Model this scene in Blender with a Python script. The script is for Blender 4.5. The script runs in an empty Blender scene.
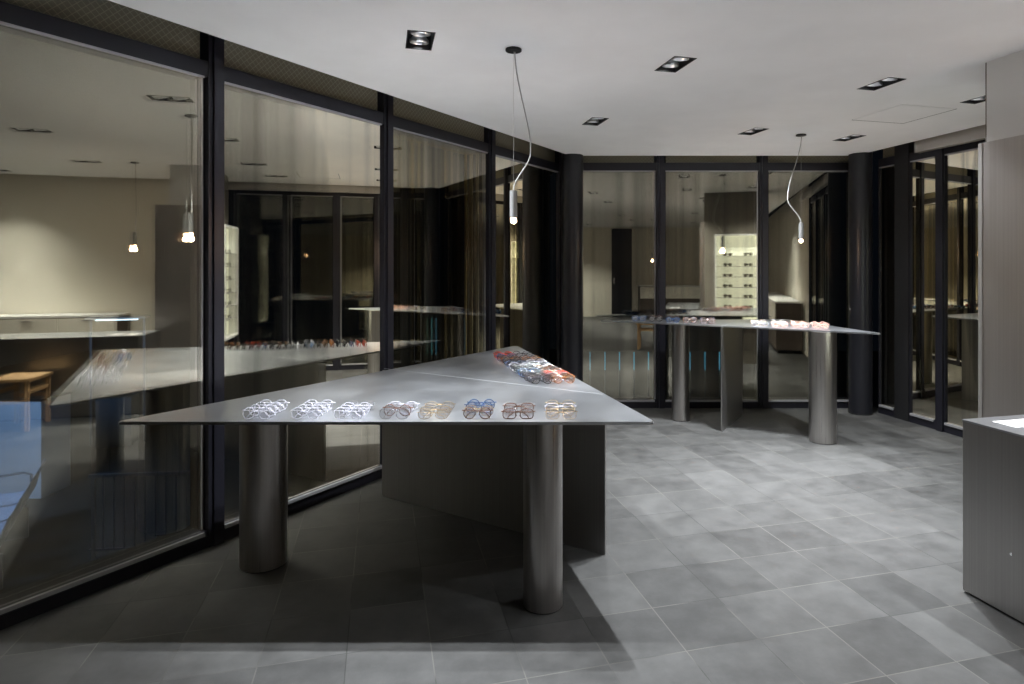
import bpy, bmesh, math, random
from mathutils import Vector, Matrix
random.seed(7)
C = bpy.context.scene.collection
S = bpy.context.scene
PI = math.pi
H = 1.407          # eye height
CZ = 2.477         # ceiling
GA = 0.2567        # angle of the tile grid
U = Vector((math.sin(math.radians(30)), math.cos(math.radians(30)), 0))   # along the left glazing
N = Vector((-U.y, U.x, 0))                                               # its outward normal
A0 = Vector((-1.67, 3.188, 0))
GD = Vector((math.sin(GA), -math.cos(GA), 0))     # grid direction towards the viewer
GX = Vector((math.cos(GA), math.sin(GA), 0))      # grid direction to the right

# ------------------------------------------------------------------ materials
def newmat(name):
    m = bpy.data.materials.new(name); m.use_nodes = True
    nt = m.node_tree
    return m, nt, nt.nodes['Principled BSDF'], nt.nodes['Material Output']

def plain(name, col, rough=.5, metal=0., **kw):
    m, nt, b, o = newmat(name)
    b.inputs['Base Color'].default_value = (*col, 1)
    b.inputs['Roughness'].default_value = rough
    b.inputs['Metallic'].default_value = metal
    for k, v in kw.items():
        b.inputs[k.replace('_', ' ')].default_value = v
    return m

def emit(name, col, s):
    m, nt, b, o = newmat(name)
    b.inputs['Base Color'].default_value = (*col, 1)
    b.inputs['Emission Color'].default_value = (*col, 1)
    b.inputs['Emission Strength'].default_value = s
    return m

def noisy(name, c1, c2, scale=(8, 8, 8), rough=(.4, .6), metal=0., bump=0., detail=4., coord='Object', aniso=0.):
    m, nt, b, o = newmat(name)
    n = nt.nodes
    tc = n.new('ShaderNodeTexCoord'); mp = n.new('ShaderNodeMapping'); nz = n.new('ShaderNodeTexNoise')
    mp.inputs['Scale'].default_value = scale
    nz.inputs['Scale'].default_value = 1; nz.inputs['Detail'].default_value = detail
    nt.links.new(tc.outputs[coord], mp.inputs[0]); nt.links.new(mp.outputs[0], nz.inputs['Vector'])
    r = n.new('ShaderNodeValToRGB')
    r.color_ramp.elements[0].color = (*c1, 1); r.color_ramp.elements[0].position = .35
    r.color_ramp.elements[1].color = (*c2, 1); r.color_ramp.elements[1].position = .65
    nt.links.new(nz.outputs['Fac'], r.inputs[0]); nt.links.new(r.outputs[0], b.inputs['Base Color'])
    mr = n.new('ShaderNodeMapRange'); mr.inputs[1].default_value = .3; mr.inputs[2].default_value = .7
    mr.inputs[3].default_value = rough[0]; mr.inputs[4].default_value = rough[1]
    nt.links.new(nz.outputs['Fac'], mr.inputs[0]); nt.links.new(mr.outputs[0], b.inputs['Roughness'])
    b.inputs['Metallic'].default_value = metal
    b.inputs['Anisotropic'].default_value = aniso
    if bump:
        bp = n.new('ShaderNodeBump'); bp.inputs['Strength'].default_value = bump; bp.inputs['Distance'].default_value = .002
        nt.links.new(nz.outputs['Fac'], bp.inputs['Height']); nt.links.new(bp.outputs[0], b.inputs['Normal'])
    return m

M = {}
M['plaster'] = noisy('ceiling_plaster', (.80, .80, .80), (.84, .84, .84), (3, 3, 3), (.8, .9))
M['cream'] = noisy('cream_wall_paint', (.78, .74, .64), (.82, .78, .68), (2, 2, 2), (.7, .85))
M['greywall'] = noisy('pillar_paint', (.70, .69, .67), (.74, .73, .71), (2, 2, 2), (.75, .85))
M['steel_top'] = noisy('mottled_steel', (.47, .49, .525), (.56, .58, .615), (3.2, 2.2, 3), (.29, .36), 1., .04, 6)
M['steel_leg'] = noisy('vertical_brushed_steel', (.42, .40, .385), (.48, .46, .44), (120, 120, 1.2), (.27, .33), 1., .0, 2)
M['steel_panel'] = noisy('satin_steel', (.36, .35, .34), (.40, .39, .38), (160, 160, .8), (.34, .40), 1., .0, 2)
M['steel_wall'] = noisy('satin_wall_steel', (.50, .465, .44), (.55, .515, .49), (120, 120, .8), (.36, .42), 1., .0, 2)
M['taupe'] = noisy('taupe_panel', (.16, .145, .12), (.20, .18, .15), (3, 3, 3), (.6, .75))
M['edge'] = plain('edge_highlight', (.86, .87, .88), .5, 1.)  # paler than the tabletop steel: rim highlight painted onto the bevel
M['seam'] = plain('polished_weld', (.80, .81, .83), .45, 1.)
M['frame'] = plain('dark_aluminium', (.016, .016, .023), .36, .3)
M['stop'] = plain('anodised_stop', (.42, .42, .44), .5, .6)
M['column'] = plain('dark_column_paint', (.014, .0145, .019), .32, .2)
M['black'] = plain('black_metal', (.012, .012, .013), .45)
M['void'] = plain('void_black', (.006, .006, .007), .9)
M['alu'] = plain('aluminium', (.52, .50, .48), .42, .85)
M['chrome'] = plain('chrome', (.85, .85, .87), .12, 1.)
M['reflector'] = plain('lamp_reflector', (.93, .94, .96), .30, 1.)
M['cord'] = plain('white_textile_cord', (.42, .41, .40), .7)
M['lampgrey'] = plain('lamp_grey_metal', (.28, .28, .28), .45, .6)
M['white'] = plain('white_laminate', (.80, .80, .78), .45)
M['paper'] = plain('white_paper', (.85, .85, .85), .8)
M['wood'] = noisy('pale_oak', (.50, .31, .15), (.60, .39, .20), (3, 30, 30), (.45, .6))
M['walnut'] = noisy('brown_cabinet', (.09, .07, .055), (.13, .10, .08), (2, 2, 14), (.5, .6))
M['asphalt'] = noisy('night_paving', (.018, .018, .02), (.03, .03, .032), (4, 4, 4), (.7, .9))
M['cladding'] = noisy('night_cladding', (.015, .014, .012), (.035, .033, .028), (5, 5, .1), (.5, .8))
M['led'] = emit('led_lamp', (.92, .96, 1.0), 22)
M['bulb'] = emit('warm_bulb', (1.0, .62, .38), 26)
M['bluelight'] = emit('blue_led', (.10, .45, .70), .42)
M['whitelight'] = emit('cool_tube', (.62, .80, 1.0), 3.0)
M['backlit'] = emit('backlit_panel', (.86, .90, .74), .95)
M['bluelaminate'] = plain('pale_cabinet', (.55, .60, .70), .4)
M['seatblue'] = plain('seat_plastic', (.30, .36, .50), .3)
M['rail'] = plain('railing_steel', (.16, .19, .24), .4, .7)

def tile_material():
    m, nt, b, o = newmat('stone_floor_tiles'); n = nt.nodes; L = nt.links
    tc = n.new('ShaderNodeTexCoord'); mp = n.new('ShaderNodeMapping')
    # grid origin: bring grid point to 0, rotate by -GA
    x0, y0 = -0.7208 * H, 1.5717 * H
    ca, sa = math.cos(-GA), math.sin(-GA)
    mp.inputs['Rotation'].default_value = (0, 0, -GA)
    mp.inputs['Location'].default_value = (-(ca * x0 - sa * y0) + 30 * .3, -(sa * x0 + ca * y0) + 30 * .3, 0)
    L.new(tc.outputs['Object'], mp.inputs[0])
    br = n.new('ShaderNodeTexBrick'); br.offset = 0; br.squash = 1
    br.inputs['Scale'].default_value = 1; br.inputs['Brick Width'].default_value = .3; br.inputs['Row Height'].default_value = .3
    br.inputs['Mortar Size'].default_value = .0022; br.inputs['Mortar Smooth'].default_value = .1
    br.inputs['Color1'].default_value = (.0, .0, .0, 1); br.inputs['Color2'].default_value = (1, 1, 1, 1)
    br.inputs['Mortar'].default_value = (.5, .5, .5, 1)
    L.new(mp.outputs[0], br.inputs['Vector'])
    nz = n.new('ShaderNodeTexNoise'); nz.inputs['Scale'].default_value = 7.5; nz.inputs['Detail'].default_value = 9; nz.inputs['Roughness'].default_value = .68
    L.new(tc.outputs['Object'], nz.inputs['Vector'])
    ad = n.new('ShaderNodeMath'); ad.operation = 'MULTIPLY_ADD'
    L.new(br.outputs['Color'], ad.inputs[0]); ad.inputs[1].default_value = .22; 
    ms = n.new('ShaderNodeMath'); ms.operation = 'MULTIPLY'; L.new(nz.outputs['Fac'], ms.inputs[0]); ms.inputs[1].default_value = .74
    L.new(ms.outputs[0], ad.inputs[2])
    r = n.new('ShaderNodeValToRGB')
    r.color_ramp.elements[0].color = (.016, .0159, .0155, 1); r.color_ramp.elements[0].position = .28
    r.color_ramp.elements[1].color = (.076, .0757, .0745, 1); r.color_ramp.elements[1].position = .82
    L.new(ad.outputs[0], r.inputs[0])
    # mortar
    nz2 = n.new('ShaderNodeTexNoise'); nz2.inputs['Scale'].default_value = 2.2; L.new(tc.outputs['Object'], nz2.inputs['Vector'])
    r2 = n.new('ShaderNodeValToRGB')
    r2.color_ramp.elements[0].color = (.014, .014, .013, 1); r2.color_ramp.elements[0].position = .42
    r2.color_ramp.elements[1].color = (.085, .083, .075, 1); r2.color_ramp.elements[1].position = .56
    L.new(nz2.outputs['Fac'], r2.inputs[0])
    mx = n.new('ShaderNodeMix'); mx.data_type = 'RGBA'
    L.new(br.outputs['Fac'], mx.inputs['Factor']); L.new(r.outputs[0], mx.inputs['A']); L.new(r2.outputs[0], mx.inputs['B'])
    L.new(mx.outputs['Result'], b.inputs['Base Color'])
    mr = n.new('ShaderNodeMapRange'); mr.inputs[3].default_value = .48; mr.inputs[4].default_value = .68
    L.new(nz.outputs['Fac'], mr.inputs[0]); L.new(mr.outputs[0], b.inputs['Roughness'])
    bp = n.new('ShaderNodeBump'); bp.inputs['Strength'].default_value = .35; bp.inputs['Distance'].default_value = .003
    inv = n.new('ShaderNodeMath'); inv.operation = 'MULTIPLY_ADD'; inv.inputs[1].default_value = -1; 
    L.new(br.outputs['Fac'], inv.inputs[0]); 
    ms2 = n.new('ShaderNodeMath'); ms2.operation = 'MULTIPLY'; ms2.inputs[1].default_value = .5; L.new(nz.outputs['Fac'], ms2.inputs[0])
    L.new(ms2.outputs[0], inv.inputs[2]); L.new(inv.outputs[0], bp.inputs['Height']); L.new(bp.outputs[0], b.inputs['Normal'])
    return m
M['tiles'] = tile_material()

def glass_material(name, base=.13, tint=(1., .94, .78), stripes=0., wire=False, trans=(.88, .9, .88)):
    m = bpy.data.materials.new(name); m.use_nodes = True
    nt = m.node_tree; n = nt.nodes; L = nt.links
    n.remove(n['Principled BSDF']); o = n['Material Output']
    tr = n.new('ShaderNodeBsdfTransparent'); tr.inputs[0].default_value = (*trans, 1)
    gl = n.new('ShaderNodeBsdfGlossy'); gl.inputs['Color'].default_value = (*tint, 1); gl.inputs['Roughness'].default_value = .0
    fr = n.new('ShaderNodeFresnel'); fr.inputs[0].default_value = 1.5
    mix = n.new('ShaderNodeMixShader')
    ad = n.new('ShaderNodeMath'); ad.operation = 'ADD'; ad.inputs[1].default_value = base; ad.use_clamp = True
    L.new(fr.outputs[0], ad.inputs[0]); fac = ad.outputs[0]
    if stripes:
        tc = n.new('ShaderNodeTexCoord'); mp = n.new('ShaderNodeMapping'); mp.inputs['Scale'].default_value = (9, 9, .05)
        nz = n.new('ShaderNodeTexNoise'); nz.inputs['Scale'].default_value = 1; nz.inputs['Detail'].default_value = 5
        L.new(tc.outputs['Object'], mp.inputs[0]); L.new(mp.outputs[0], nz.inputs['Vector'])
        mr = n.new('ShaderNodeMapRange'); mr.inputs[1].default_value = .35; mr.inputs[2].default_value = .68
        mr.inputs[3].default_value = 1 - stripes; mr.inputs[4].default_value = 1 + stripes
        L.new(nz.outputs['Fac'], mr.inputs[0])
        mu = n.new('ShaderNodeMath'); mu.operation = 'MULTIPLY'; L.new(fac, mu.inputs[0]); L.new(mr.outputs[0], mu.inputs[1]); fac = mu.outputs[0]
    if name.startswith('wired'):
        pass
    L.new(fac, mix.inputs[0]); L.new(tr.outputs[0], mix.inputs[1]); L.new(gl.outputs[0], mix.inputs[2])
    last = mix.outputs[0]
    if wire:
        tc = n.new('ShaderNodeTexCoord'); mp = n.new('ShaderNodeMapping'); mp.inputs['Rotation'].default_value = (0, PI / 4, 0)
        L.new(tc.outputs['Object'], mp.inputs[0])
        sx = n.new('ShaderNodeSeparateXYZ'); L.new(mp.outputs[0], sx.inputs[0])
        outs = []
        for k in ('X', 'Z'):
            a = n.new('ShaderNodeMath'); a.operation = 'PINGPONG'; a.inputs[1].default_value = .0125; L.new(sx.outputs[k], a.inputs[0])
            c = n.new('ShaderNodeMath'); c.operation = 'LESS_THAN'; c.inputs[1].default_value = .0015; L.new(a.outputs[0], c.inputs[0]); outs.append(c)
        mxm = n.new('ShaderNodeMath'); mxm.operation = 'MAXIMUM'; L.new(outs[0].outputs[0], mxm.inputs[0]); L.new(outs[1].outputs[0], mxm.inputs[1])
        df = n.new('ShaderNodeBsdfDiffuse'); df.inputs[0].default_value = (.42, .40, .30, 1)
        ms = n.new('ShaderNodeMath'); ms.operation = 'MULTIPLY'; ms.operation = 'MULTIPLY_ADD'; ms.inputs[1].default_value = .25; ms.inputs[2].default_value = .45; L.new(mxm.outputs[0], ms.inputs[0])
        m2 = n.new('ShaderNodeMixShader'); L.new(ms.outputs[0], m2.inputs[0]); L.new(last, m2.inputs[1]); L.new(df.outputs[0], m2.inputs[2]); last = m2.outputs[0]
    L.new(last, o.inputs[0])
    return m
M['glass'] = glass_material('coated_glass_inner', .235, stripes=0.)
M['glass_back'] = glass_material('coated_glass_streaked', .20, stripes=.36)
M['glass_right'] = glass_material('coated_glass_dark', .03, stripes=.5)
M['glass_wired'] = glass_material('wired_glass', .10, wire=True)
M['lens'] = glass_material('clear_lens', .16, tint=(1, 1, 1), trans=(.93, .93, .95))
M['lens_dark'] = glass_material('smoked_lens', .08, tint=(1, 1, 1), trans=(.25, .22, .2))
def acetate(name, col, alpha=1., metal=0., rough=.12):
    m = plain(name, col, rough, metal)
    b = m.node_tree.nodes['Principled BSDF']
    if alpha < 1:
        nt = m.node_tree; tr = nt.nodes.new('ShaderNodeBsdfTransparent'); mx = nt.nodes.new('ShaderNodeMixShader')
        mx.inputs[0].default_value = alpha
        nt.links.new(tr.outputs[0], mx.inputs[1]); nt.links.new(b.outputs[0], mx.inputs[2]); nt.links.new(mx.outputs[0], nt.nodes['Material Output'].inputs[0])
    return m
FR = {
    'clear': acetate('clear_acetate', (.60, .60, .66), .5), 'black': acetate('black_acetate', (.012, .012, .014)),
    'tortoise': noisy('tortoise_acetate', (.05, .02, .008), (.26, .10, .03), (90, 90, 90), (.1, .2)),
    'red': acetate('red_acetate', (.33, .045, .025)), 'gold': acetate('gold_wire', (.85, .66, .40), 1, 1., .22),
    'silver': acetate('silver_wire', (.75, .75, .77), 1, 1., .2), 'blue': acetate('blue_acetate', (.03, .07, .16)),
    'brown': acetate('brown_acetate', (.13, .07, .05)), 'pink': acetate('pink_acetate', (.80, .48, .42), .85), 'grey': acetate('grey_acetate', (.22, .23, .25)),
}

# ------------------------------------------------------------------ mesh helpers
def obj(name, bm, mat, parent=None, smooth=False, loc=None, rotz=0.):
    me = bpy.data.meshes.new(name); bm.normal_update(); bm.to_mesh(me); bm.free()
    if mat is not None: me.materials.append(mat)
    if smooth:
        for p in me.polygons: p.use_smooth = True
        me.set_sharp_from_angle(angle=math.radians(40))
    o = bpy.data.objects.new(name, me); C.objects.link(o)
    if parent is not None: o.parent = parent
    if loc is not None: o.location = loc
    o.rotation_euler.z = rotz
    return o
def thing(name, label, cat, loc=(0, 0, 0), rotz=0., group=None):
    o = bpy.data.objects.new(name, None); C.objects.link(o); o.empty_display_size = .1
    o.location = loc; o.rotation_euler = (0, 0, rotz); o['label'] = label; o['category'] = cat
    if group: o['group'] = group
    return o
def tag(o, label, cat, group=None):
    o['label'] = label; o['category'] = cat
    if group: o['group'] = group
    return o
def struct(o): o['kind'] = 'structure'; return o
def box(bm, c, s, rotz=0., bevel=0., rx=0.):
    r = bmesh.ops.create_cube(bm, size=1)
    vs = r['verts']
    bmesh.ops.scale(bm, vec=s, verts=vs)
    if bevel:
        es = list({e for v in vs for e in v.link_edges})
        rr = bmesh.ops.bevel(bm, geom=es, offset=bevel, segments=2, affect='EDGES', profile=.7)
        vs = list({v for f in rr['faces'] for v in f.verts} | {v for v in vs if v.is_valid})
    if rx: bmesh.ops.rotate(bm, cent=(0, 0, 0), matrix=Matrix.Rotation(rx, 3, 'X'), verts=vs)
    if rotz: bmesh.ops.rotate(bm, cent=(0, 0, 0), matrix=Matrix.Rotation(rotz, 3, 'Z'), verts=vs)
    bmesh.ops.translate(bm, vec=c, verts=vs)
    return vs
def B(*specs):
    bm = bmesh.new()
    for sp in specs: box(bm, *sp)
    return bm
def cyl(bm, c, r, h, seg=48, r2=None, bevel=0.):
    """cylinder with its base centre at c"""
    res = bmesh.ops.create_cone(bm, cap_ends=True, segments=seg, radius1=r, radius2=r if r2 is None else r2, depth=h)
    vs = res['verts']
    if bevel:
        es = [e for e in {e for v in vs for e in v.link_edges} if abs(e.verts[0].co.z - e.verts[1].co.z) < 1e-6]
        rr = bmesh.ops.bevel(bm, geom=es, offset=bevel, segments=2, affect='EDGES')
        vs = list({v for f in rr['faces'] for v in f.verts} | {v for v in vs if v.is_valid})
    bmesh.ops.translate(bm, vec=(c[0], c[1], c[2] + h / 2), verts=vs)
    return vs
def prism(bm, pts, z0, z1, bevel=0.):
    lo = [bm.verts.new((x, y, z0)) for x, y in pts]; hi = [bm.verts.new((x, y, z1)) for x, y in pts]
    n = len(pts)
    bm.faces.new(lo[::-1]); top = bm.faces.new(hi)
    for i in range(n): bm.faces.new((lo[i], lo[(i + 1) % n], hi[(i + 1) % n], hi[i]))
    if bevel:
        bmesh.ops.bevel(bm, geom=[e for e in top.edges], offset=bevel, segments=2, affect='EDGES')
def tube(bm, pts, r, seg=8, closed=False):
    pts = [Vector(p) for p in pts]; n = len(pts); rings = []
    up = None
    for i, p in enumerate(pts):
        if closed: t = pts[(i + 1) % n] - pts[i - 1]
        else: t = pts[min(i + 1, n - 1)] - pts[max(i - 1, 0)]
        t.normalize()
        if up is None: up = Vector((0, 1, 0)) if abs(t.y) < .9 else Vector((0, 0, 1))
        a = (up - t * up.dot(t)).normalized(); up = a; b = t.cross(a)
        rr = r[i] if isinstance(r, (list, tuple)) else r
        rings.append([bm.verts.new(p + (a * math.cos(q) + b * math.sin(q)) * rr) for q in [2 * PI * k / seg for k in range(seg)]])
    for i in range(n if closed else n - 1):
        A, Bn = rings[i], rings[(i + 1) % n]
        for k in range(seg): bm.faces.new((A[k], A[(k + 1) % seg], Bn[(k + 1) % seg], Bn[k]))
    if not closed:
        bm.faces.new(rings[0][::-1]); bm.faces.new(rings[-1])
def fillet(pts, rs, seg=6):
    out = []; n = len(pts)
    for i in range(n):
        p = Vector(pts[i]); a = (Vector(pts[i - 1]) - p).normalized(); b = (Vector(pts[(i + 1) % n]) - p).normalized()
        r = rs[i]
        ang = a.angle(b); d = r / math.tan(ang / 2)
        cen = p + (a + b).normalized() * (r / math.sin(ang / 2))
        s = p + a * d - cen; e = p + b * d - cen
        for k in range(seg + 1):
            v = s.lerp(e, k / seg).normalized() * r
            out.append(tuple(cen + v))
    return out
def lp(p, q, t): return (p[0] + (q[0] - p[0]) * t, p[1] + (q[1] - p[1]) * t)

# ------------------------------------------------------------------ setting: floor, ceiling
def Lp(t, out=0., z=0.):
    p = A0 + U * t + N * out; return Vector((p.x, p.y, z))
R0 = Vector((3.33, 5.50, 0))                         # a point of the right hand wall line
RN = GX                                              # outward normal of that wall
def Rp(t, out=0., z=0.):                             # t grows towards the viewer
    p = R0 + GD * t + RN * out; return Vector((p.x, p.y, z))
YB = 6.24
tl = (YB + .15 - A0.y) / U.y
floor_pts = [Lp(-9.5, .15)[:2], (7.4, -5.2), Rp(11.2, .15)[:2], Rp(-.78, .15)[:2], (3.2, YB + .15), (Lp(tl, .15).x, YB + .15)]
floor_pts = [(p[0], p[1]) for p in floor_pts]
floor_pts[1] = (Rp(11.05, .15).x, Lp(-9.5, .15).y); floor_pts.pop(2)
bm = bmesh.new(); prism(bm, floor_pts, -.18, 0); struct(obj('floor', bm, M['tiles']))
bm = bmesh.new(); prism(bm, floor_pts, 2.66, 2.74); struct(obj('trim_1', bm, M['void']))

# downlights: (x, y)
DL = [(-.598, 2.989), (.685, 3.345), (.363, 4.664), (1.646, 5.01), (2.533, 5.266), (1.969, 3.703), (2.80, 4.02),
      (1.03, 2.03), (2.63, 2.21), (3.85, 1.25), (3.0, -.2), (1.6, -.75), (2.0, -2.1), (1.1, -3.7), (3.6, -2.9)]
DROT = GA                                            # long axis along the grid
def rectpts(c, w, l, rot):
    ca, sa = math.cos(rot), math.sin(rot)
    return [(c[0] + ca * x - sa * y, c[1] + sa * x + ca * y) for x, y in ((-w/2, -l/2), (w/2, -l/2), (w/2, l/2), (-w/2, l/2))]
hatch_c = (2.52, 4.455)
Hs = CZ - H
ce_l0 = Vector((-1.522, 2.97)); ce_ld = Vector((.2 + 1.522, 6.05 - 2.97)).normalized()
yb_c = 6.11
t1 = (yb_c - ce_l0.y) / ce_ld.y; cl = ce_l0 + ce_ld * t1
ce_r0 = Vector((2.98, 6.178)); ce_rd = (Vector((3.325, 4.743)) - ce_r0).normalized()
tb = (yb_c - ce_r0.y) / ce_rd.y; cr = ce_r0 + ce_rd * tb
cl0 = ce_l0 - ce_ld * 9.3
crr = ce_r0 + ce_rd * ((cl0.y - ce_r0.y) / ce_rd.y)
outer = [tuple(cl0), (crr.x, cl0.y), tuple(cr), tuple(cl)]
bm = bmesh.new(); edges = []
def loop(pts, z):
    vs = [bm.verts.new((x, y, z)) for x, y in pts]
    es = [bm.edges.new((vs[i], vs[(i + 1) % len(vs)])) for i in range(len(vs))]
    return vs, es
vo, eo = loop(outer, CZ); edges += eo
for c in DL: edges += loop(rectpts(c, .118, .238, DROT), CZ)[1]
edges += loop(rectpts(hatch_c, .462, .462, GA), CZ)[1]
bmesh.ops.triangle_fill(bm, use_beauty=True, edges=edges, normal=(0, 0, -1))
for i in range(4):                                   # the edge of the hung ceiling
    a, b = vo[i], vo[(i + 1) % 4]
    a2 = bm.verts.new(a.co + Vector((0, 0, .05))); b2 = bm.verts.new(b.co + Vector((0, 0, .05)))
    bm.faces.new((a, b, b2, a2))
bmesh.ops.remove_doubles(bm, verts=bm.verts, dist=1e-6)
struct(obj('ceiling', bm, M['plaster']))

h = thing('access_hatch', 'square flush access hatch in the white ceiling, outlined by a thin dark joint', 'hatch', (hatch_c[0], hatch_c[1], CZ), GA)
obj('hatch_panel', B(((0, 0, .004), (.447, .447, .008))), M['plaster'], h)
obj('hatch_frame', B(((0, 0, .014), (.47, .47, .008))), M['black'], h)

# ------------------------------------------------------------------ downlights
DLAB = ['recessed twin downlight nearest the left glazing, above the near table', 'recessed twin downlight in mid ceiling between the near pendant and the access hatch',
        'recessed twin downlight between the two pendants, closest to the near column', 'recessed twin downlight just left of the far pendant canopy',
        'recessed twin downlight near the right round column', 'recessed twin downlight on the ceiling left of the access hatch, nearer the viewer',
        'recessed twin downlight half hidden behind the grey pillar', 'recessed twin downlight above the wooden stool', 'recessed twin downlight above the steel counter',
        'recessed twin downlight beside the long cream wall', 'recessed twin downlight behind the steel counter', 'recessed twin downlight over the rear floor area',
        'recessed twin downlight in front of the rear sideboard', 'recessed twin downlight near the rear doorway', 'recessed twin downlight in the rear corner by the cream wall']
def downlight_proto():
    t = thing('downlight', DLAB[0], 'downlight', (0, 0, CZ), DROT, 'recessed ceiling downlights')
    bm = bmesh.new()
    for sx in (-1, 1): box(bm, (sx * .0605, 0, .035), (.003, .241, .074))
    for sy in (-1, 1): box(bm, (0, sy * .1205, .035), (.118, .003, .074))
    box(bm, (0, 0, .073), (.12, .24, .003)); 
    obj('housing', bm, M['black'], t)
    bm = bmesh.new()
    for sx in (-1, 1): box(bm, (sx * .0605, 0, -.0012), (.005, .246, .0024))
    for sy in (-1, 1): box(bm, (0, sy * .1205, -.0012), (.126, .005, .0024))
    obj('trim_ring', bm, M['black'], t)
    for i, y in enumerate((-.058, .058)):
        def ringv(bm_, rr, z): return [bm_.verts.new((rr * math.cos(a), rr * math.sin(a), z)) for a in [2*PI*q/36 for q in range(36)]]
        def place(bm_):
            bmesh.ops.rotate(bm_, cent=(0, 0, 0), matrix=Matrix.Rotation(.16, 3, 'X'), verts=bm_.verts[:])
            bmesh.ops.translate(bm_, vec=(0, y, .010), verts=bm_.verts[:])
        bm = bmesh.new(); prof = [(.046, .0), (.043, -.003), (.040, .0), (.035, .014), (.024, .030), (.0245, .034), (.046, .010), (.046, .0)]
        rs_ = [ringv(bm, a, b) for a, b in prof[:-1]]; rs_.append(rs_[0])
        for q in range(len(rs_) - 1):
            for k in range(36): bm.faces.new((rs_[q][k], rs_[q][(k+1) % 36], rs_[q+1][(k+1) % 36], rs_[q+1][k]))
        place(bm); g = obj('reflector', bm, M['reflector'], t, True)
        bm = bmesh.new(); cyl(bm, (0, 0, .024), .022, .005, 24); place(bm)
        obj('lamp_face', bm, M['led'], g, True)
    return t
def copy_tree(o, parent=None):
    c = o.copy(); C.objects.link(c)
    if parent is not None: c.parent = parent
    for ch in [x for x in C.objects if x.parent == o]: copy_tree(ch, c)
    return c
p0 = downlight_proto()
spots = []
POW = [600, 400, 260, 480, 160, 440, 200, 90, 420, 260, 300, 420, 420, 600, 420]
for i, (x, y) in enumerate(DL):
    o = p0 if i == 0 else copy_tree(p0)
    o.location = (x, y, CZ); o['label'] = DLAB[i]
    for sgn, pw, ang, bl in ((1, .42, 104, 1.), (-1, .62, 66, .9)):      # a flood and a narrow lamp in each fitting
        l = bpy.data.lights.new('spot', 'SPOT'); l.energy = POW[i] * pw; l.spot_size = math.radians(ang); l.spot_blend = bl
        l.shadow_soft_size = .014; l.color = (.93, .968, 1.0)
        lo = bpy.data.objects.new('downlight_beam', l); C.objects.link(lo)
        lo.location = (x + GD.x * .058 * sgn, y + GD.y * .058 * sgn, CZ - .004)

# ------------------------------------------------------------------ pendants
def pendant(x, y, zb, bulge, label):
    t = thing('pendant_lamp', label, 'pendant lamp', (x, y, CZ), 0, 'bare bulb pendants')
    bm = bmesh.new(); cyl(bm, (0, 0, -.012), .04, .012, 40, bevel=.002); obj('canopy', bm, M['black'], t, True)
    zt = zb - CZ + .022 + .135
    bm = bmesh.new(); cyl(bm, (0, 0, zt - .135), .0185, .135, 32, bevel=.002); 
    g = obj('lamp_body', bm, M['lampgrey'], t, True)
    bm = bmesh.new(); tube(bm, [(0, 0, -.012), (0, 0, zt)], .0008, 6); obj('suspension_wire', bm, M['alu'], t)
    pts = []
    n = 28
    L = -zt
    for k in range(n + 1):
        s = k / n
        # slack cord: straight first, bulging low down, then back into the lamp body
        if s < .72: w = math.sin((s / .72) ** 1.6 * PI / 2)
        else: w = (math.cos((s - .72) / .28 * PI) + 1) / 2
        w = max(0, w)
        pts.append((bulge * w + .006 * (1 - s), .006, -.012 + (zt + .012) * s))
    bm = bmesh.new(); tube(bm, pts, .0033, 8); obj('cord', bm, M['cord'], t, True)
    bm = bmesh.new(); bmesh.ops.create_uvsphere(bm, u_segments=20, v_segments=12, radius=.0155)
    bmesh.ops.translate(bm, vec=(0, 0, zt - .135 - .012), verts=bm.verts[:])
    obj('bulb', bm, M['bulb'], t, True)
    l = bpy.data.lights.new('bulb_light', 'POINT'); l.energy = 4; l.color = (1, .66, .42); l.shadow_soft_size = .02
    lo = bpy.data.objects.new('bulb_glow', l); C.objects.link(lo); lo.location = (x, y, CZ + zt - .135 - .045)
    return t
pendant(-.160, 3.106, 1.622, .083, 'slim grey pendant with bare warm bulb hanging over the near table')
pendant(2.075, 5.125, 1.602, -.11, 'slim grey pendant with bare warm bulb hanging over the far table')
pendant(2.45, 2.63, 1.602, .08, 'slim grey pendant with bare warm bulb hanging over the steel counter')
pendant(2.45, -2.0, 1.55, .08, 'slim grey pendant with bare warm bulb in front of the rear sideboard')

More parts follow.
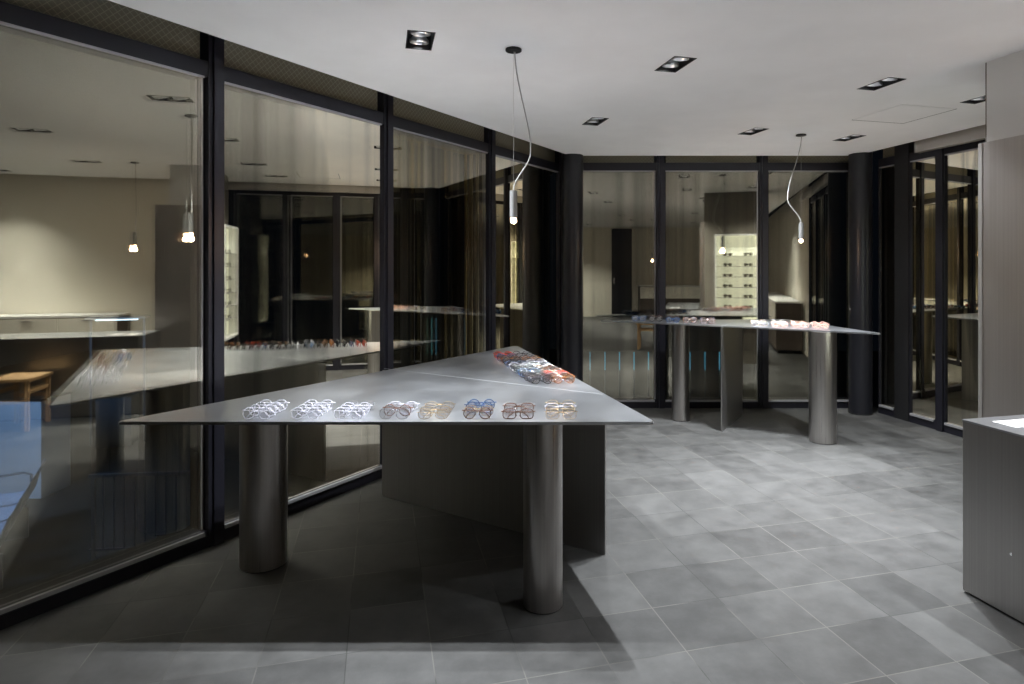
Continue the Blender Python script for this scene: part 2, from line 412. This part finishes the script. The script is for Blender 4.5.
# ------------------------------------------------------------------ glazing
TB0, TB1 = 2.352, 2.43      # transom bar
def glaze(name, P, t0, t1, mat, mull=True, frame_side=True, z1=2.655, mw=.05):
    """one bay between t0 and t1 along the wall function P(t,out,z)"""
    a = P(t0, 0, 0); b = P(t1, 0, 0); d = (b - a); ln = d.length; ang = math.atan2(d.y, d.x)
    nn = (P(t0, 1, 0) - a); 
    def bx(bmx, s0, s1, o0, o1, z0, z1_):
        c = a + d.normalized() * ((s0 + s1) / 2) + nn * ((o0 + o1) / 2)
        box(bmx, (c.x, c.y, (z0 + z1_) / 2), (abs(s1 - s0), abs(o1 - o0), z1_ - z0), ang)
    bm = bmesh.new()
    bx(bm, 0, ln, 0, .14, 0, .055)                 # base channel
    bx(bm, 0, ln, .003, .14, .055, .082)
    bx(bm, 0, ln, .0, .13, TB0, TB1)               # transom bar
    bx(bm, 0, ln, .02, .13, z1 - .06, z1)          # head
    bx(bm, 0, .012, .0, .10, .085, TB0); bx(bm, ln - .02, ln, .05, .12, .085, TB0)
    w = struct(obj(name, bm, M['frame']))
    bm = bmesh.new()
    bx(bm, .012, ln - .02, -.010, .003, .064, .082)   # glazing beads
    bx(bm, .012, ln - .02, -.004, .010, TB0 - .010, TB0)
    bx(bm, ln - .016, ln - .006, .03, .05, .085, TB0)
    obj('bead', bm, M['stop'], w)
    for k, off in enumerate((.012, .044)):
        bm = bmesh.new(); bx(bm, .02, ln - .02, off - .0001, off + .0001, .08, TB0 + .005)
        # a thin sheet: keep one face only
        bmesh.ops.delete(bm, geom=[v for v in []], context='VERTS')
        fs = sorted(bm.faces, key=lambda f: -f.calc_area())
        bmesh.ops.delete(bm, geom=fs[1:], context='FACES_KEEP_BOUNDARY')
        me = obj('pane', bm, mat, w)
    bm = bmesh.new(); bx(bm, .02, ln - .02, .0349, .0351, TB1 - .005, z1 - .05)
    fs = sorted(bm.faces, key=lambda f: -f.calc_area()); bmesh.ops.delete(bm, geom=fs[1:], context='FACES_KEEP_BOUNDARY')
    for v in bm.verts: v.co = Matrix.Rotation(-ang, 3, 'Z') @ v.co
    obj('transom_pane', bm, M['glass_wired'], w, rotz=ang)
    if mull:
        bm = bmesh.new(); bx(bm, ln, ln + mw, -.005, .15, 0, z1); bx(bm, ln + mw * .3, ln + mw, -.018, 0, 0, z1)
        obj('mullion', bm, M['frame'], w)
    return w
wn = 1
# left: mullion right edges at t: 
tm = []
for px in (222,):
    pass
first = (Vector((-1.654, 3.217, 0)) - A0).dot(U)
MW = .075
SP = 1.2135
for k in range(-5, 4):
    # glass bay k ends at the left edge of mullion k
    t1_ = first + SP * k - MW; t0_ = first + SP * (k - 1)
    if k <= 0: mat = M['glass']
    else: mat = M['glass_back']
    glaze('window_%d' % wn, Lp, t0_, t1_, mat, mw=MW); wn += 1
# solid wall closing the left side behind the viewer
e = Lp(first + SP * (-6), .075); s_ = Lp(-9.5, .075)
def wallbox(name, p, q, th, z0, z1, mat):
    d = q - p; c = (p + q) / 2
    bm = bmesh.new(); box(bm, (c.x, c.y, (z0 + z1) / 2), (d.length, th, z1 - z0), math.atan2(d.y, d.x))
    return struct(obj(name, bm, mat))
wallbox('wall_left', e, s_, .15, 0, 2.66, M['cream'])
# back wall
def Bp(t, out=0., z=0.): return Vector((t, YB + out, z))
xs = [(.33, 1.134 - .0375), (1.134 + .0375, 2.154 - .0375), (2.154 + .0375, 3.05)]
for i, (a, b) in enumerate(xs):
    glaze('window_%d' % wn, Bp, a, b, M['glass_back'], mull=(i < 2), mw=.075); wn += 1
# right wall glazing (t towards the viewer)
rb = [(-.52, -.36), (.0, .125), (.195, .62), (.70, 1.25), (1.33, 1.9), (1.98, 2.55)]
glaze('window_%d' % wn, Rp, -.56, -.36, M['glass_right'], mull=False); wn += 1
c = Rp(-.28, .05); bm = bmesh.new(); box(bm, (c.x, c.y, 1.33), (.16, .11, 2.66), -PI / 2 + GA); struct(obj('trim_2', bm, M['black']))
for i, (a, b) in enumerate([(-.195, .085), (.165, .62), (.70, 1.25), (1.33, 1.9), (1.98, 2.52)]):
    glaze('window_%d' % wn, Rp, a, b, M['glass_right'], mull=True, mw=.08); wn += 1
wallbox('wall_right', Rp(2.60, .075), Rp(11.05, .075), .15, 0, 2.66, M['cream'])
yr = Lp(-9.5).y
wallbox('wall_rear', Vector((Lp(-9.5).x - .2, yr, 0)), Vector((Rp(11.05).x + .2, yr, 0)), .15, 0, 2.66, M['cream'])

# aluminium blind box high on the right glazing
pa, pb = Rp(.0, -.10), Rp(2.4, -.10); cc = (pa + pb) / 2
bm = bmesh.new(); box(bm, (cc.x, cc.y, 2.445), (2.4, .06, .11), math.atan2(GD.y, GD.x), .004)
bb = tag(obj('blind_box', bm, M['alu']), 'long brushed aluminium roller blind box under the ceiling edge at the right glazing', 'blind box')
bm = bmesh.new(); pe = Rp(-.004, -.10); box(bm, (pe.x, pe.y, 2.445), (.008, .066, .116), math.atan2(GD.y, GD.x), .002)
obj('end_cap', bm, M['lampgrey'], bb)

# round columns
def column(x, y, label):
    t = thing('column', label, 'column', (x, y, 0), 0, 'round dark columns')
    bm = bmesh.new(); cyl(bm, (0, 0, .0), .105, 2.66, 64); obj('shaft', bm, M['column'], t, True)
    bm = bmesh.new(); cyl(bm, (0, 0, 0), .108, .012, 64, bevel=.002); obj('base_ring', bm, M['black'], t, True)
column(.255, 6.10, 'dark round column where the left and rear glazing meet')
column(3.01, 6.03, 'dark round column at the corner of the rear and right glazing')

# pillar with steel cladding sheet
C0 = Vector((2.312, 3.305, 0))
pc = C0 + GD * .19 + GX * .43
bm = bmesh.new(); box(bm, (pc.x, pc.y, CZ / 2), (.86, .38, CZ), GA); struct(obj('wall_pillar', bm, M['greywall']))
P0 = C0 - GX * .030 + GD * .0
pp = P0 + GD * .25 - GX * .0
pz = 2.046
t = thing('steel_wall_panel', 'tall satin steel sheet standing against the side of the grey pillar', 'panel', (pp.x, pp.y, 0), GA)
obj('sheet', B(((0, 0, pz / 2), (.05, .50, pz), 0, .003)), M['steel_wall'], t)
obj('edge_strip', B(((-.0265, .238, pz / 2), (.003, .022, pz - .004), 0, 0)), M['alu'], t)

sp_ = C0 + GX * .43 - GD * .004
bm = bmesh.new(); box(bm, (sp_.x, sp_.y, CZ / 2), (.86, .008, CZ - .004), GA); struct(obj('trim_3', bm, M['taupe']))
# backlit eyewear shelf on the rear face of the pillar
sc_ = C0 + GX * .48 - GD * .012
sh = thing('eyewear_shelf', 'backlit white eyewear shelf on the rear face of the grey pillar', 'shelf', (sc_.x, sc_.y, 0), GA)
obj('back_panel', B(((0, 0, 1.225), (.62, .02, 1.24))), M['backlit'], sh)
for sx in (-1, 1): obj('side_panel', B(((sx * .32, .05, 1.225), (.02, .13, 1.24))), M['white'], sh)
obj('top_panel', B(((0, .05, 1.855), (.66, .13, .02))), M['white'], sh)
obj('bottom_panel', B(((0, .05, .595), (.66, .13, .02))), M['white'], sh)
SHZ = [.80, .95, 1.10, 1.25, 1.40, 1.55]
for z in SHZ: obj('glass_shelf', B(((0, .062, z), (.615, .10, .006))), M['alu'], sh)

# ------------------------------------------------------------------ display tables
def table(label, pts, rs, T, legs, pan, z_top_th=.012):
    cx = sum(p[0] for p in pts) / 3; cy = sum(p[1] for p in pts) / 3
    t = thing('display_table', label, 'table', (cx, cy, 0))
    loc = lambda p: (p[0] - cx, p[1] - cy)
    pl = fillet([loc(p) for p in pts], rs)
    bm = bmesh.new(); prism(bm, pl, T - z_top_th, T, .0042); top = obj('tabletop', bm, M['steel_top'], t)
    top.data.materials.append(M['edge'])
    for f_ in top.data.polygons:
        if .1 < f_.normal.z < .97: f_.material_index = 1
    for (x, y, r) in legs:
        bm = bmesh.new(); cyl(bm, (x - cx, y - cy, .004), r, T - z_top_th - .004, 96)
        lg = obj('leg', bm, M['steel_leg'], t, True)
        bm = bmesh.new(); cyl(bm, (x - cx, y - cy, 0), r - .004, .006, 64); obj('foot', bm, M['black'], lg)
    a, b = Vector(loc(pan[0])), Vector(loc(pan[1])); d = b - a; m_ = (a + b) / 2
    bm = bmesh.new(); box(bm, (m_.x, m_.y, (T - z_top_th) / 2), (d.length, .012, T - z_top_th), math.atan2(d.y, d.x), .001)
    obj('support_panel', bm, M['steel_panel'], t)
    bm = bmesh.new(); box(bm, (m_.x, m_.y, T + .0002), (d.length * .985, .003, .0006), math.atan2(d.y, d.x)); obj('weld_seam', bm, M['seam'], top)
    return t
T1, T2 = .78, .895
table('near triangular steel display table with two round legs and an upright sheet support',
      [(-1.735, 2.535), (.440, 2.535), (-.232, 4.975)], [.012, .018, .02], T1,
      [(-1.337, 2.985, .105), (-.0125, 2.622, .082)], ((-1.001, 3.862), (.290, 3.074)))
table('far triangular steel display table standing before the rear glazing',
      [(.49, 5.97), (2.565, 4.785), (2.31, 6.06)], [.012, .018, .02], T2,
      [(1.233, 5.77, .079), (2.222, 5.06, .104)], ((1.492, 5.355), (1.863, 5.99)))

# ------------------------------------------------------------------ steel counter
K = Vector((1.797, 2.722, 0)); TC = .745
cw, cl_ = .55, 1.75
kc = K + GX * cw / 2 + GD * cl_ / 2
ct = thing('display_counter', 'block shaped satin steel counter with a thin pale top, beside the pillar', 'counter', (kc.x, kc.y, 0), GA)
obj('body', B(((0, 0, (TC - .006 + .01) / 2), (cw - .004, cl_ - .004, TC - .016), 0, .002)), M['steel_panel'], ct)
obj('countertop', B(((0, 0, TC - .004), (cw, cl_, .008), 0, .001)), M['steel_top'], ct)
obj('plinth', B(((0, 0, .006), (cw - .04, cl_ - .04, .012))), M['black'], ct)
pq = K + GX * .17 + GD * .12
pr = tag(obj('paper_sheet', B(((0, 0, TC + .0012), (.17, .10, .0015), 0)), M['paper'], None, loc=(pq.x, pq.y, 0), rotz=GA), 'small white sheet lying at the near edge of the steel counter', 'paper')
pq = K + GX * .20 + GD * .27
pr = tag(obj('paper_sheet', B(((0, 0, TC + .0012), (.15, .09, .0015), 0)), M['paper'], None, loc=(pq.x, pq.y, 0), rotz=GA + .1), 'second white sheet on the steel counter, further from the pillar', 'paper')
bm = bmesh.new()
vs = cyl(bm, (0, 0, 0), .006, .004, 24)
bmesh.ops.rotate(bm, cent=(0, 0, 0), matrix=Matrix.Rotation(-PI / 2, 3, 'Y'), verts=bm.verts[:])
bmesh.ops.translate(bm, vec=(-cw / 2 + .002, cl_ / 2 - .22, .26), verts=bm.verts[:])
obj('lock', bm, M['chrome'], ct, True)

# ------------------------------------------------------------------ wooden stool (seen in the glass)
st = thing('stool', 'small pale oak stool with four legs standing left of the steel counter', 'stool', (1.40, 1.93, 0), GA)
st.location = (1.76, 1.84, 0)
obj('seat', B(((0, 0, .435), (.42, .30, .03), 0, .006)), M['wood'], st)
for sx in (-1, 1):
    for sy in (-1, 1): obj('leg', B(((sx * .18, sy * .12, .21), (.032, .032, .42), 0, .004)), M['wood'], st)
for sx in (-1, 1): obj('rail', B(((sx * .18, 0, .25), (.02, .21, .03))), M['wood'], st)
for sy in (-1, 1): obj('rail', B(((0, sy * .12, .33), (.33, .02, .03))), M['wood'], st)

# ------------------------------------------------------------------ wall cabinets behind the viewer
def sideboard(P, ln, rot, label, hh=.83, dep=.4):
    t = thing('sideboard', label, 'sideboard', (P.x, P.y, 0), rot)
    obj('top', B(((0, 0, hh - .012), (ln + .02, dep + .02, .024), 0, .002)), M['white'], t)
    obj('body', B(((0, 0, .06 + (hh - .084) / 2), (ln, dep, hh - .084))), M['walnut'], t)
    obj('plinth', B(((0, 0, .03), (ln - .06, dep - .06, .06))), M['black'], t)
    n = max(2, round(ln / .6)); w = ln / n
    for k in range(n):
        d = obj('door', B(((-ln / 2 + w * (k + .5), dep / 2 + .009, hh - .024 - .17), (w - .006, .018, .32), 0, .001)), M['cream'], t)
        obj('door_pull', B(((-ln / 2 + w * (k + .5), dep / 2 + .02, hh - .06), (.12, .008, .01))), M['alu'], d)
    return t
q = Rp(5.2, -.235); sideboard(q, 4.2, GA + PI / 2, 'long low sideboard with cream doors against the cream side wall')
sideboard(Vector((3.85, yr + .31, 0)), 2.6, 0, 'low sideboard with cream doors against the rear wall', .88)
bm = bmesh.new(); box(bm, (2.1, yr + .09, 1.22), (.56, .03, 2.44)); dr = struct(obj('door_1', bm, M['black']))
bm = bmesh.new(); box(bm, (1.88, yr + .125, 1.0), (.02, .04, .16)); obj('door_handle', bm, M['chrome'], dr)

# ------------------------------------------------------------------ eyeglasses
def sup(w, h, n, k, N_=26):
    a = 2 * PI * k / N_; ca, sa = math.cos(a), math.sin(a)
    return (math.copysign(abs(ca) ** (2 / n), ca) * w, math.copysign(abs(sa) ** (2 / n), sa) * h)
STY = {'round': (.0235, .0225, 2.0), 'square': (.0265, .0195, 3.4), 'oval': (.0265, .018, 2.2), 'panto': (.025, .0215, 2.5)}
_gm = {}
LEAN = -.22
def gl_meshes(style, col, dark):
    key = (style, col, dark)
    if key in _gm: return _gm[key]
    w, hh, n = STY[style]; wire = col in ('gold', 'silver'); r = .0011 if wire else .0021
    cxs = w + .009; zc = hh + r
    def fin(name, bm, mat):
        for v in bm.verts: v.co = Matrix.Rotation(LEAN, 3, 'X') @ v.co
        me = bpy.data.meshes.new(name); bm.normal_update(); bm.to_mesh(me); bm.free(); me.materials.append(mat)
        for p in me.polygons: p.use_smooth = True
        me.set_sharp_from_angle(angle=math.radians(50)); return me
    bm = bmesh.new()
    for s in (-1, 1):
        tube(bm, [(s * cxs + sup(w, hh, n, k)[0], 0, zc + sup(w, hh, n, k)[1]) for k in range(26)], r, 6, True)
        tube(bm, [(s * (cxs + w - .001), 0, zc + hh * .45), (s * (cxs + w + .006), .002, zc + hh * .5), (s * (cxs + w + .007), .006, zc + hh * .5)], r * 1.1, 6)
        tube(bm, [(s * .0085, .001, zc - .002), (s * .007, .007, zc - .004), (s * .0065, .008, zc - .010)], .0009, 5)
    tube(bm, [(-.0105, 0, zc + .006), (-.005, -.001, zc + .0095), (.005, -.001, zc + .0095), (.0105, 0, zc + .006)], r * 1.05, 6)
    front = fin('frame_front', bm, FR[col])
    lens = []
    for s in (-1, 1):
        bm = bmesh.new()
        vs = [bm.verts.new((s * cxs + sup(w, hh, n, k)[0], 0, zc + sup(w, hh, n, k)[1])) for k in range(26)]
        bm.faces.new(vs); lens.append(fin('lens', bm, M['lens_dark'] if dark else M['lens']))
    tmp = []
    for s, yo in ((-1, .013), (1, .0185)):
        bm = bmesh.new(); x0 = s * (cxs + w + .006)
        pts = [(x0, .007, zc + hh * .5), (x0 - s * .004, yo, zc + hh * .5), (x0 - s * .05, yo, zc + hh * .42), (x0 - s * .088, yo, zc + hh * .25), (x0 - s * .105, yo, zc - hh * .35), (x0 - s * .112, yo, max(.004, zc - hh * .9))]
        tube(bm, pts, [r, r, r * 1.05, r * 1.1, r * 1.3, r * 1.2], 6); tmp.append(fin('temple', bm, FR[col]))
    _gm[key] = (front, lens, tmp); return _gm[key]
_one = {}
def one_mesh(style, col, dark):
    """all of a far pair in one mesh"""
    key = (style, col, dark)
    if key in _one: return _one[key]
    f, l, t = gl_meshes(style, col, dark)
    bm = bmesh.new(); 
    bm.from_mesh(f); n0 = len(bm.faces)
    for x in t: bm.from_mesh(x)
    n1 = len(bm.faces)
    for x in l: bm.from_mesh(x)
    bm.faces.ensure_lookup_table()
    for i in range(n1, len(bm.faces)): bm.faces[i].material_index = 1
    me = bpy.data.meshes.new('eyeglasses'); bm.to_mesh(me); bm.free()
    me.materials.append(FR[col]); me.materials.append(M['lens_dark'] if dark else M['lens'])
    _one[key] = me; return me
def glasses(x, y, z, rot, style, col, label, group, dark=False, parts=True):
    if not parts:
        o = bpy.data.objects.new('eyeglasses', one_mesh(style, col, dark)); C.objects.link(o)
        o.location = (x, y, z); o.rotation_euler.z = rot
        return tag(o, label, 'eyeglasses', group)
    t = thing('eyeglasses', label, 'eyeglasses', (x, y, z), rot, group)
    f, l, tm_ = gl_meshes(style, col, dark)
    for nm, me in [('frame_front', f), ('lens', l[0]), ('lens', l[1]), ('temple', tm_[0]), ('temple', tm_[1])]:
        c = bpy.data.objects.new(nm, me); C.objects.link(c); c.parent = t
    return t
ORD = ['first', 'second', 'third', 'fourth', 'fifth', 'sixth', 'seventh', 'eighth', 'ninth', 'tenth', 'eleventh', 'twelfth', 'thirteenth', 'fourteenth',
       'fifteenth', 'sixteenth', 'seventeenth', 'eighteenth', 'nineteenth', 'twentieth', 'twenty-first', 'twenty-second', 'twenty-third', 'twenty-fourth', 'twenty-fifth']
DESC = {'clear': 'clear', 'black': 'black', 'tortoise': 'tortoise', 'red': 'red', 'gold': 'gold wire', 'silver': 'silver wire', 'blue': 'dark blue', 'brown': 'brown', 'pink': 'pale pink', 'grey': 'grey'}
FB = ['frontmost', 'second', 'third', 'hindmost']
gx = [-1.185, -.986, -.806, -.620, -.462, -.283, -.116, .062]
gc = [['clear'] * 4, ['clear', 'clear', 'clear', 'clear'], ['clear', 'clear', 'clear', 'silver'], ['silver', 'brown', 'silver', 'clear'], ['gold', 'gold', 'silver', 'gold'],
      ['brown', 'gold', 'blue', 'blue'], ['brown', 'silver', 'brown', 'silver'], ['gold', 'gold', 'clear', 'gold']]
sts = ['round', 'round', 'panto', 'panto', 'oval', 'round', 'square', 'square']
for i, x in enumerate(gx):
    for j in range(4):
        glasses(x + random.uniform(-.003, .003), 2.578 + .052 * j, T1, random.uniform(-.03, .03), sts[i] if j % 2 == 0 else random.choice(list(STY)), gc[i][j],
                f'{DESC[gc[i][j]]} eyeglasses, {FB[j]} of the {ORD[i]} set from the left along the near table front', 'eyeglass sets along the near table front')
# long double column beside the apex of the near table
a0, a1 = Vector((-.292, 4.28)), Vector((-.026, 3.345)); NR = 21
dirn = (a1 - a0).normalized(); wid = Vector((-dirn.y, dirn.x))
pal = ['red', 'black', 'tortoise', 'black', 'clear', 'blue', 'black', 'tortoise', 'grey', 'clear', 'black', 'brown']
for r in range(NR):
    for cidx in range(2):
        p = a0.lerp(a1, r / (NR - 1)) + Vector((.0, 0)) + Vector((.125 * cidx, .0)) + Vector((.0, .02 * cidx))
        if cidx == 0: col = 'red' if r in (0, 1) else ('clear' if r == 10 else random.choice(['black', 'black', 'blue', 'tortoise', 'black', 'brown', 'black']))
        else: col = 'red' if r in (16, 17) else ('tortoise' if r in (5, 6, 19, 20) else random.choice(['black', 'black', 'silver', 'clear', 'brown', 'tortoise', 'black']))
        if cidx == 0 and r >= 17: col = 'black'
        glasses(p.x + random.uniform(-.003, .003), p.y, T1, .10 + random.uniform(-.04, .04), random.choice(list(STY)), col,
                f'{DESC[col]} eyeglasses, {ORD[r]} from the table apex in the {"inner" if cidx == 0 else "outer"} column, near table',
                'double column of eyeglasses at the near table apex', dark=(random.random() < .15))
# far table, two clusters
def cluster(a, b, n, rows, T, cols, where, group, step=.055):
    a, b = Vector(a), Vector(b)
    for r in range(rows):
        for k in range(n):
            p = a.lerp(b, k / (n - 1)); col = random.choice(cols)
            rn = ['front', 'middle', 'back', 'hindmost'][r] if rows > 2 else ['front', 'back'][r]
            glasses(p.x + .012 * r, p.y + step * r, T, -.1 + random.uniform(-.05, .05), random.choice(list(STY)), col,
                    f'{DESC[col]} eyeglasses, {ORD[k]} from the left in {rn} row of the {where} cluster, far table', group, dark=random.random() < .2, parts=False)
cluster((.86, 5.845), (1.44, 5.60), 5, 4, T2, ['black', 'black', 'blue', 'grey', 'brown', 'tortoise'], 'dark', 'dark eyeglasses on the far table')
cluster((1.82, 5.335), (2.26, 5.16), 4, 4, T2, ['pink', 'clear', 'gold', 'silver', 'pink', 'tortoise'], 'pale', 'pale eyeglasses on the far table')
# on the backlit shelf
for zi, z in enumerate(SHZ):
    for k, xx in enumerate((-.15, .13)):
        p = sc_ + GX * xx - GD * .066
        col = random.choice(['black', 'brown', 'black'])
        glasses(p.x, p.y, z + .003, GA + PI, random.choice(['square', 'round']), col,
                f'{DESC[col]} sunglasses at the {["inner", "outer"][k]} end of the {ORD[zi]} backlit shelf from the bottom', 'sunglasses on the backlit shelf', dark=True, parts=False)

# ------------------------------------------------------------------ outside, seen through the glass
GZ = -1.55
bm = bmesh.new(); prism(bm, [(-16, -8), (14, -8), (14, 22), (-16, 22)], GZ - .1, GZ); struct(obj('ground', bm, M['asphalt']))
# pale cabinet and seat row below the left glazing
def at(px, y, z): return Vector(((px - 546) / 630 * y, y, z))
cb = at(30, 8.25, GZ)
t = thing('vending_cabinet', 'pale cabinet lit blue outside, behind the row of seats', 'cabinet', cb, .0)
obj('body', B(((0, 0, .62), (.69, .5, 1.24), 0, .01)), M['bluelaminate'], t)
obj('top_lid', B(((0, 0, 1.255), (.72, .53, .03), 0, .004)), M['black'], t)
obj('door_line', B(((-.25, -.2515, .62), (.008, .003, 1.18))), M['black'], t)
t = thing('seat_row', 'row of moulded blue waiting seats on a beam outside the glazing', 'seats', (-5.88, 6.87, GZ), math.radians(-58.7))
obj('beam', B(((.75, 0, .34), (2.1, .06, .06))), M['rail'], t)
prof = [(-.23, .415), (-.20, .43), (-.08, .405), (.08, .40), (.17, .425), (.215, .49), (.235, .58), (.27, .68), (.30, .745)]
for k in range(4):
    x = .5 * k; bm = bmesh.new(); cols_ = []
    for sx in (-.22, -.19, .0, .19, .22):
        e_ = .012 if abs(sx) == .22 else 0
        cols_.append([(bm.verts.new((x + sx, a, b + e_)), bm.verts.new((x + sx, a + .012, b - .022 + e_))) for a, b in prof])
    for a in range(4):
        for b in range(len(prof) - 1):
            c0, c1 = cols_[a], cols_[a + 1]
            bm.faces.new((c0[b][0], c1[b][0], c1[b+1][0], c0[b+1][0])); bm.faces.new((c0[b][1], c0[b+1][1], c1[b+1][1], c1[b][1]))
    for c0 in (cols_[0], cols_[-1]):
        for b in range(len(prof) - 1): bm.faces.new((c0[b][0], c0[b+1][0], c0[b+1][1], c0[b][1]))
    for a in range(4):
        for b in (0, -1): bm.faces.new((cols_[a][b][0], cols_[a][b][1], cols_[a+1][b][1], cols_[a+1][b][0]))
    obj('seat', bm, M['seatblue'], t, True)
bm = bmesh.new(); tube(bm, [(-.27, .17, .40), (-.27, .17, .58), (-.27, .10, .61), (-.27, -.18, .60), (-.27, -.22, .40)], .014, 8); obj('armrest', bm, M['rail'], t, True)
for x in (.1, 1.4): obj('leg', B(((x, 0, .16), (.05, .40, .32), 0, .004)), M['rail'], t)
l = bpy.data.lights.new('hall_light', 'AREA'); l.energy = 75; l.color = (.36, .6, 1.0); l.size = 1.0
lo = bpy.data.objects.new('hall_light', l); C.objects.link(lo); lo.location = (-6.3, 5.6, 1.3); lo.rotation_euler = (math.radians(28), 0, 0)
# kiosk with a strip light
ks = at(118, 10.5, GZ)
t = thing('kiosk', 'dark kiosk with cool strip light outside the left glazing', 'kiosk', ks, .35)
obj('counter', B(((0, 0, .40), (.5, .5, .80))), M['rail'], t)
zs = H - (321 - 266) * 10.4 / 630 - GZ
for sx in (-1, 1): obj('post', B(((sx * .38, .0, (zs + .03) / 2), (.03, .03, zs + .03))), M['rail'], t)
obj('roof', B(((0, 0, zs + .05), (.85, .3, .03))), M['bluelaminate'], t)
tb_ = obj('strip_light', B(((0, -.05, zs + .015), (.60, .03, .02))), M['whitelight'], t)
# railing
ra = at(97, 6.3, GZ)
t = thing('railing', 'thin steel railing with upright bars outside the left glazing', 'railing', ra, .12)
obj('handrail', B(((.55, 0, .86), (1.25, .03, .03))), M['rail'], t)
obj('bottom_rail', B(((.55, 0, .12), (1.25, .02, .02))), M['rail'], t)
for x in (-.03, 1.13): obj('post', B(((x, 0, .43), (.03, .03, .86))), M['rail'], t)
for k in range(11): obj('bar', B(((.06 + .098 * k, 0, .49), (.012, .012, .72))), M['rail'], t)
# low blue light posts beyond the rear glazing
for k, px in enumerate([590, 605, 619.5, 634, 648.5, 690, 705, 719.5, 480, 465, 450, 436]):
    y = 8.6 if k < 8 else 7.4
    p = at(px, y, 0); 
    t = thing('light_post', f'slender blue lit garden post outside, {ORD[k]} in the row', 'light post', (p.x, p.y, GZ), 0, 'blue lit posts outside')
    zb = H - (370 - 266) * y / 630 if k < 8 else H - (355 - 266) * y / 630
    zt = H - (352 - 266) * y / 630 if k < 8 else H - (318 - 266) * y / 630
    obj('post', B(((0, 0, (zb - GZ) / 2), (.02, .02, zb - GZ))), M['rail'], t)
    obj('light_tube', B(((0, 0, (zb + zt) / 2 - GZ), (.014, .014, zt - zb))), M['bluelight'], t)

# ------------------------------------------------------------------ world, camera, view
w = bpy.data.worlds.new('night'); S.world = w; w.use_nodes = True
w.node_tree.nodes['Background'].inputs[0].default_value = (.35, .5, .8, 1); w.node_tree.nodes['Background'].inputs[1].default_value = .0025
cam = bpy.data.cameras.new('camera'); co = bpy.data.objects.new('camera', cam); C.objects.link(co)
cam.sensor_width = 36; cam.lens = 630 / 1024 * 36
cam.shift_x = (512 - 546) / 1024; cam.shift_y = (266 - 342) / 1024
cam.clip_start = .05
co.location = (0, 0, H); co.rotation_euler = (PI / 2, 0, 0)
S.camera = co
S.view_settings.view_transform = 'Standard'; S.view_settings.look = 'None'; S.view_settings.gamma = 1
S.view_settings.use_curve_mapping = False
S.view_settings.exposure = 0.46
cy = S.cycles
cy.use_denoising = True; cy.denoising_prefilter = 'ACCURATE'; cy.max_bounces = 10; cy.diffuse_bounces = 5; cy.glossy_bounces = 6; cy.transparent_max_bounces = 24
cy.sample_clamp_indirect = 6; cy.caustics_reflective = True; cy.blur_glossy = .4
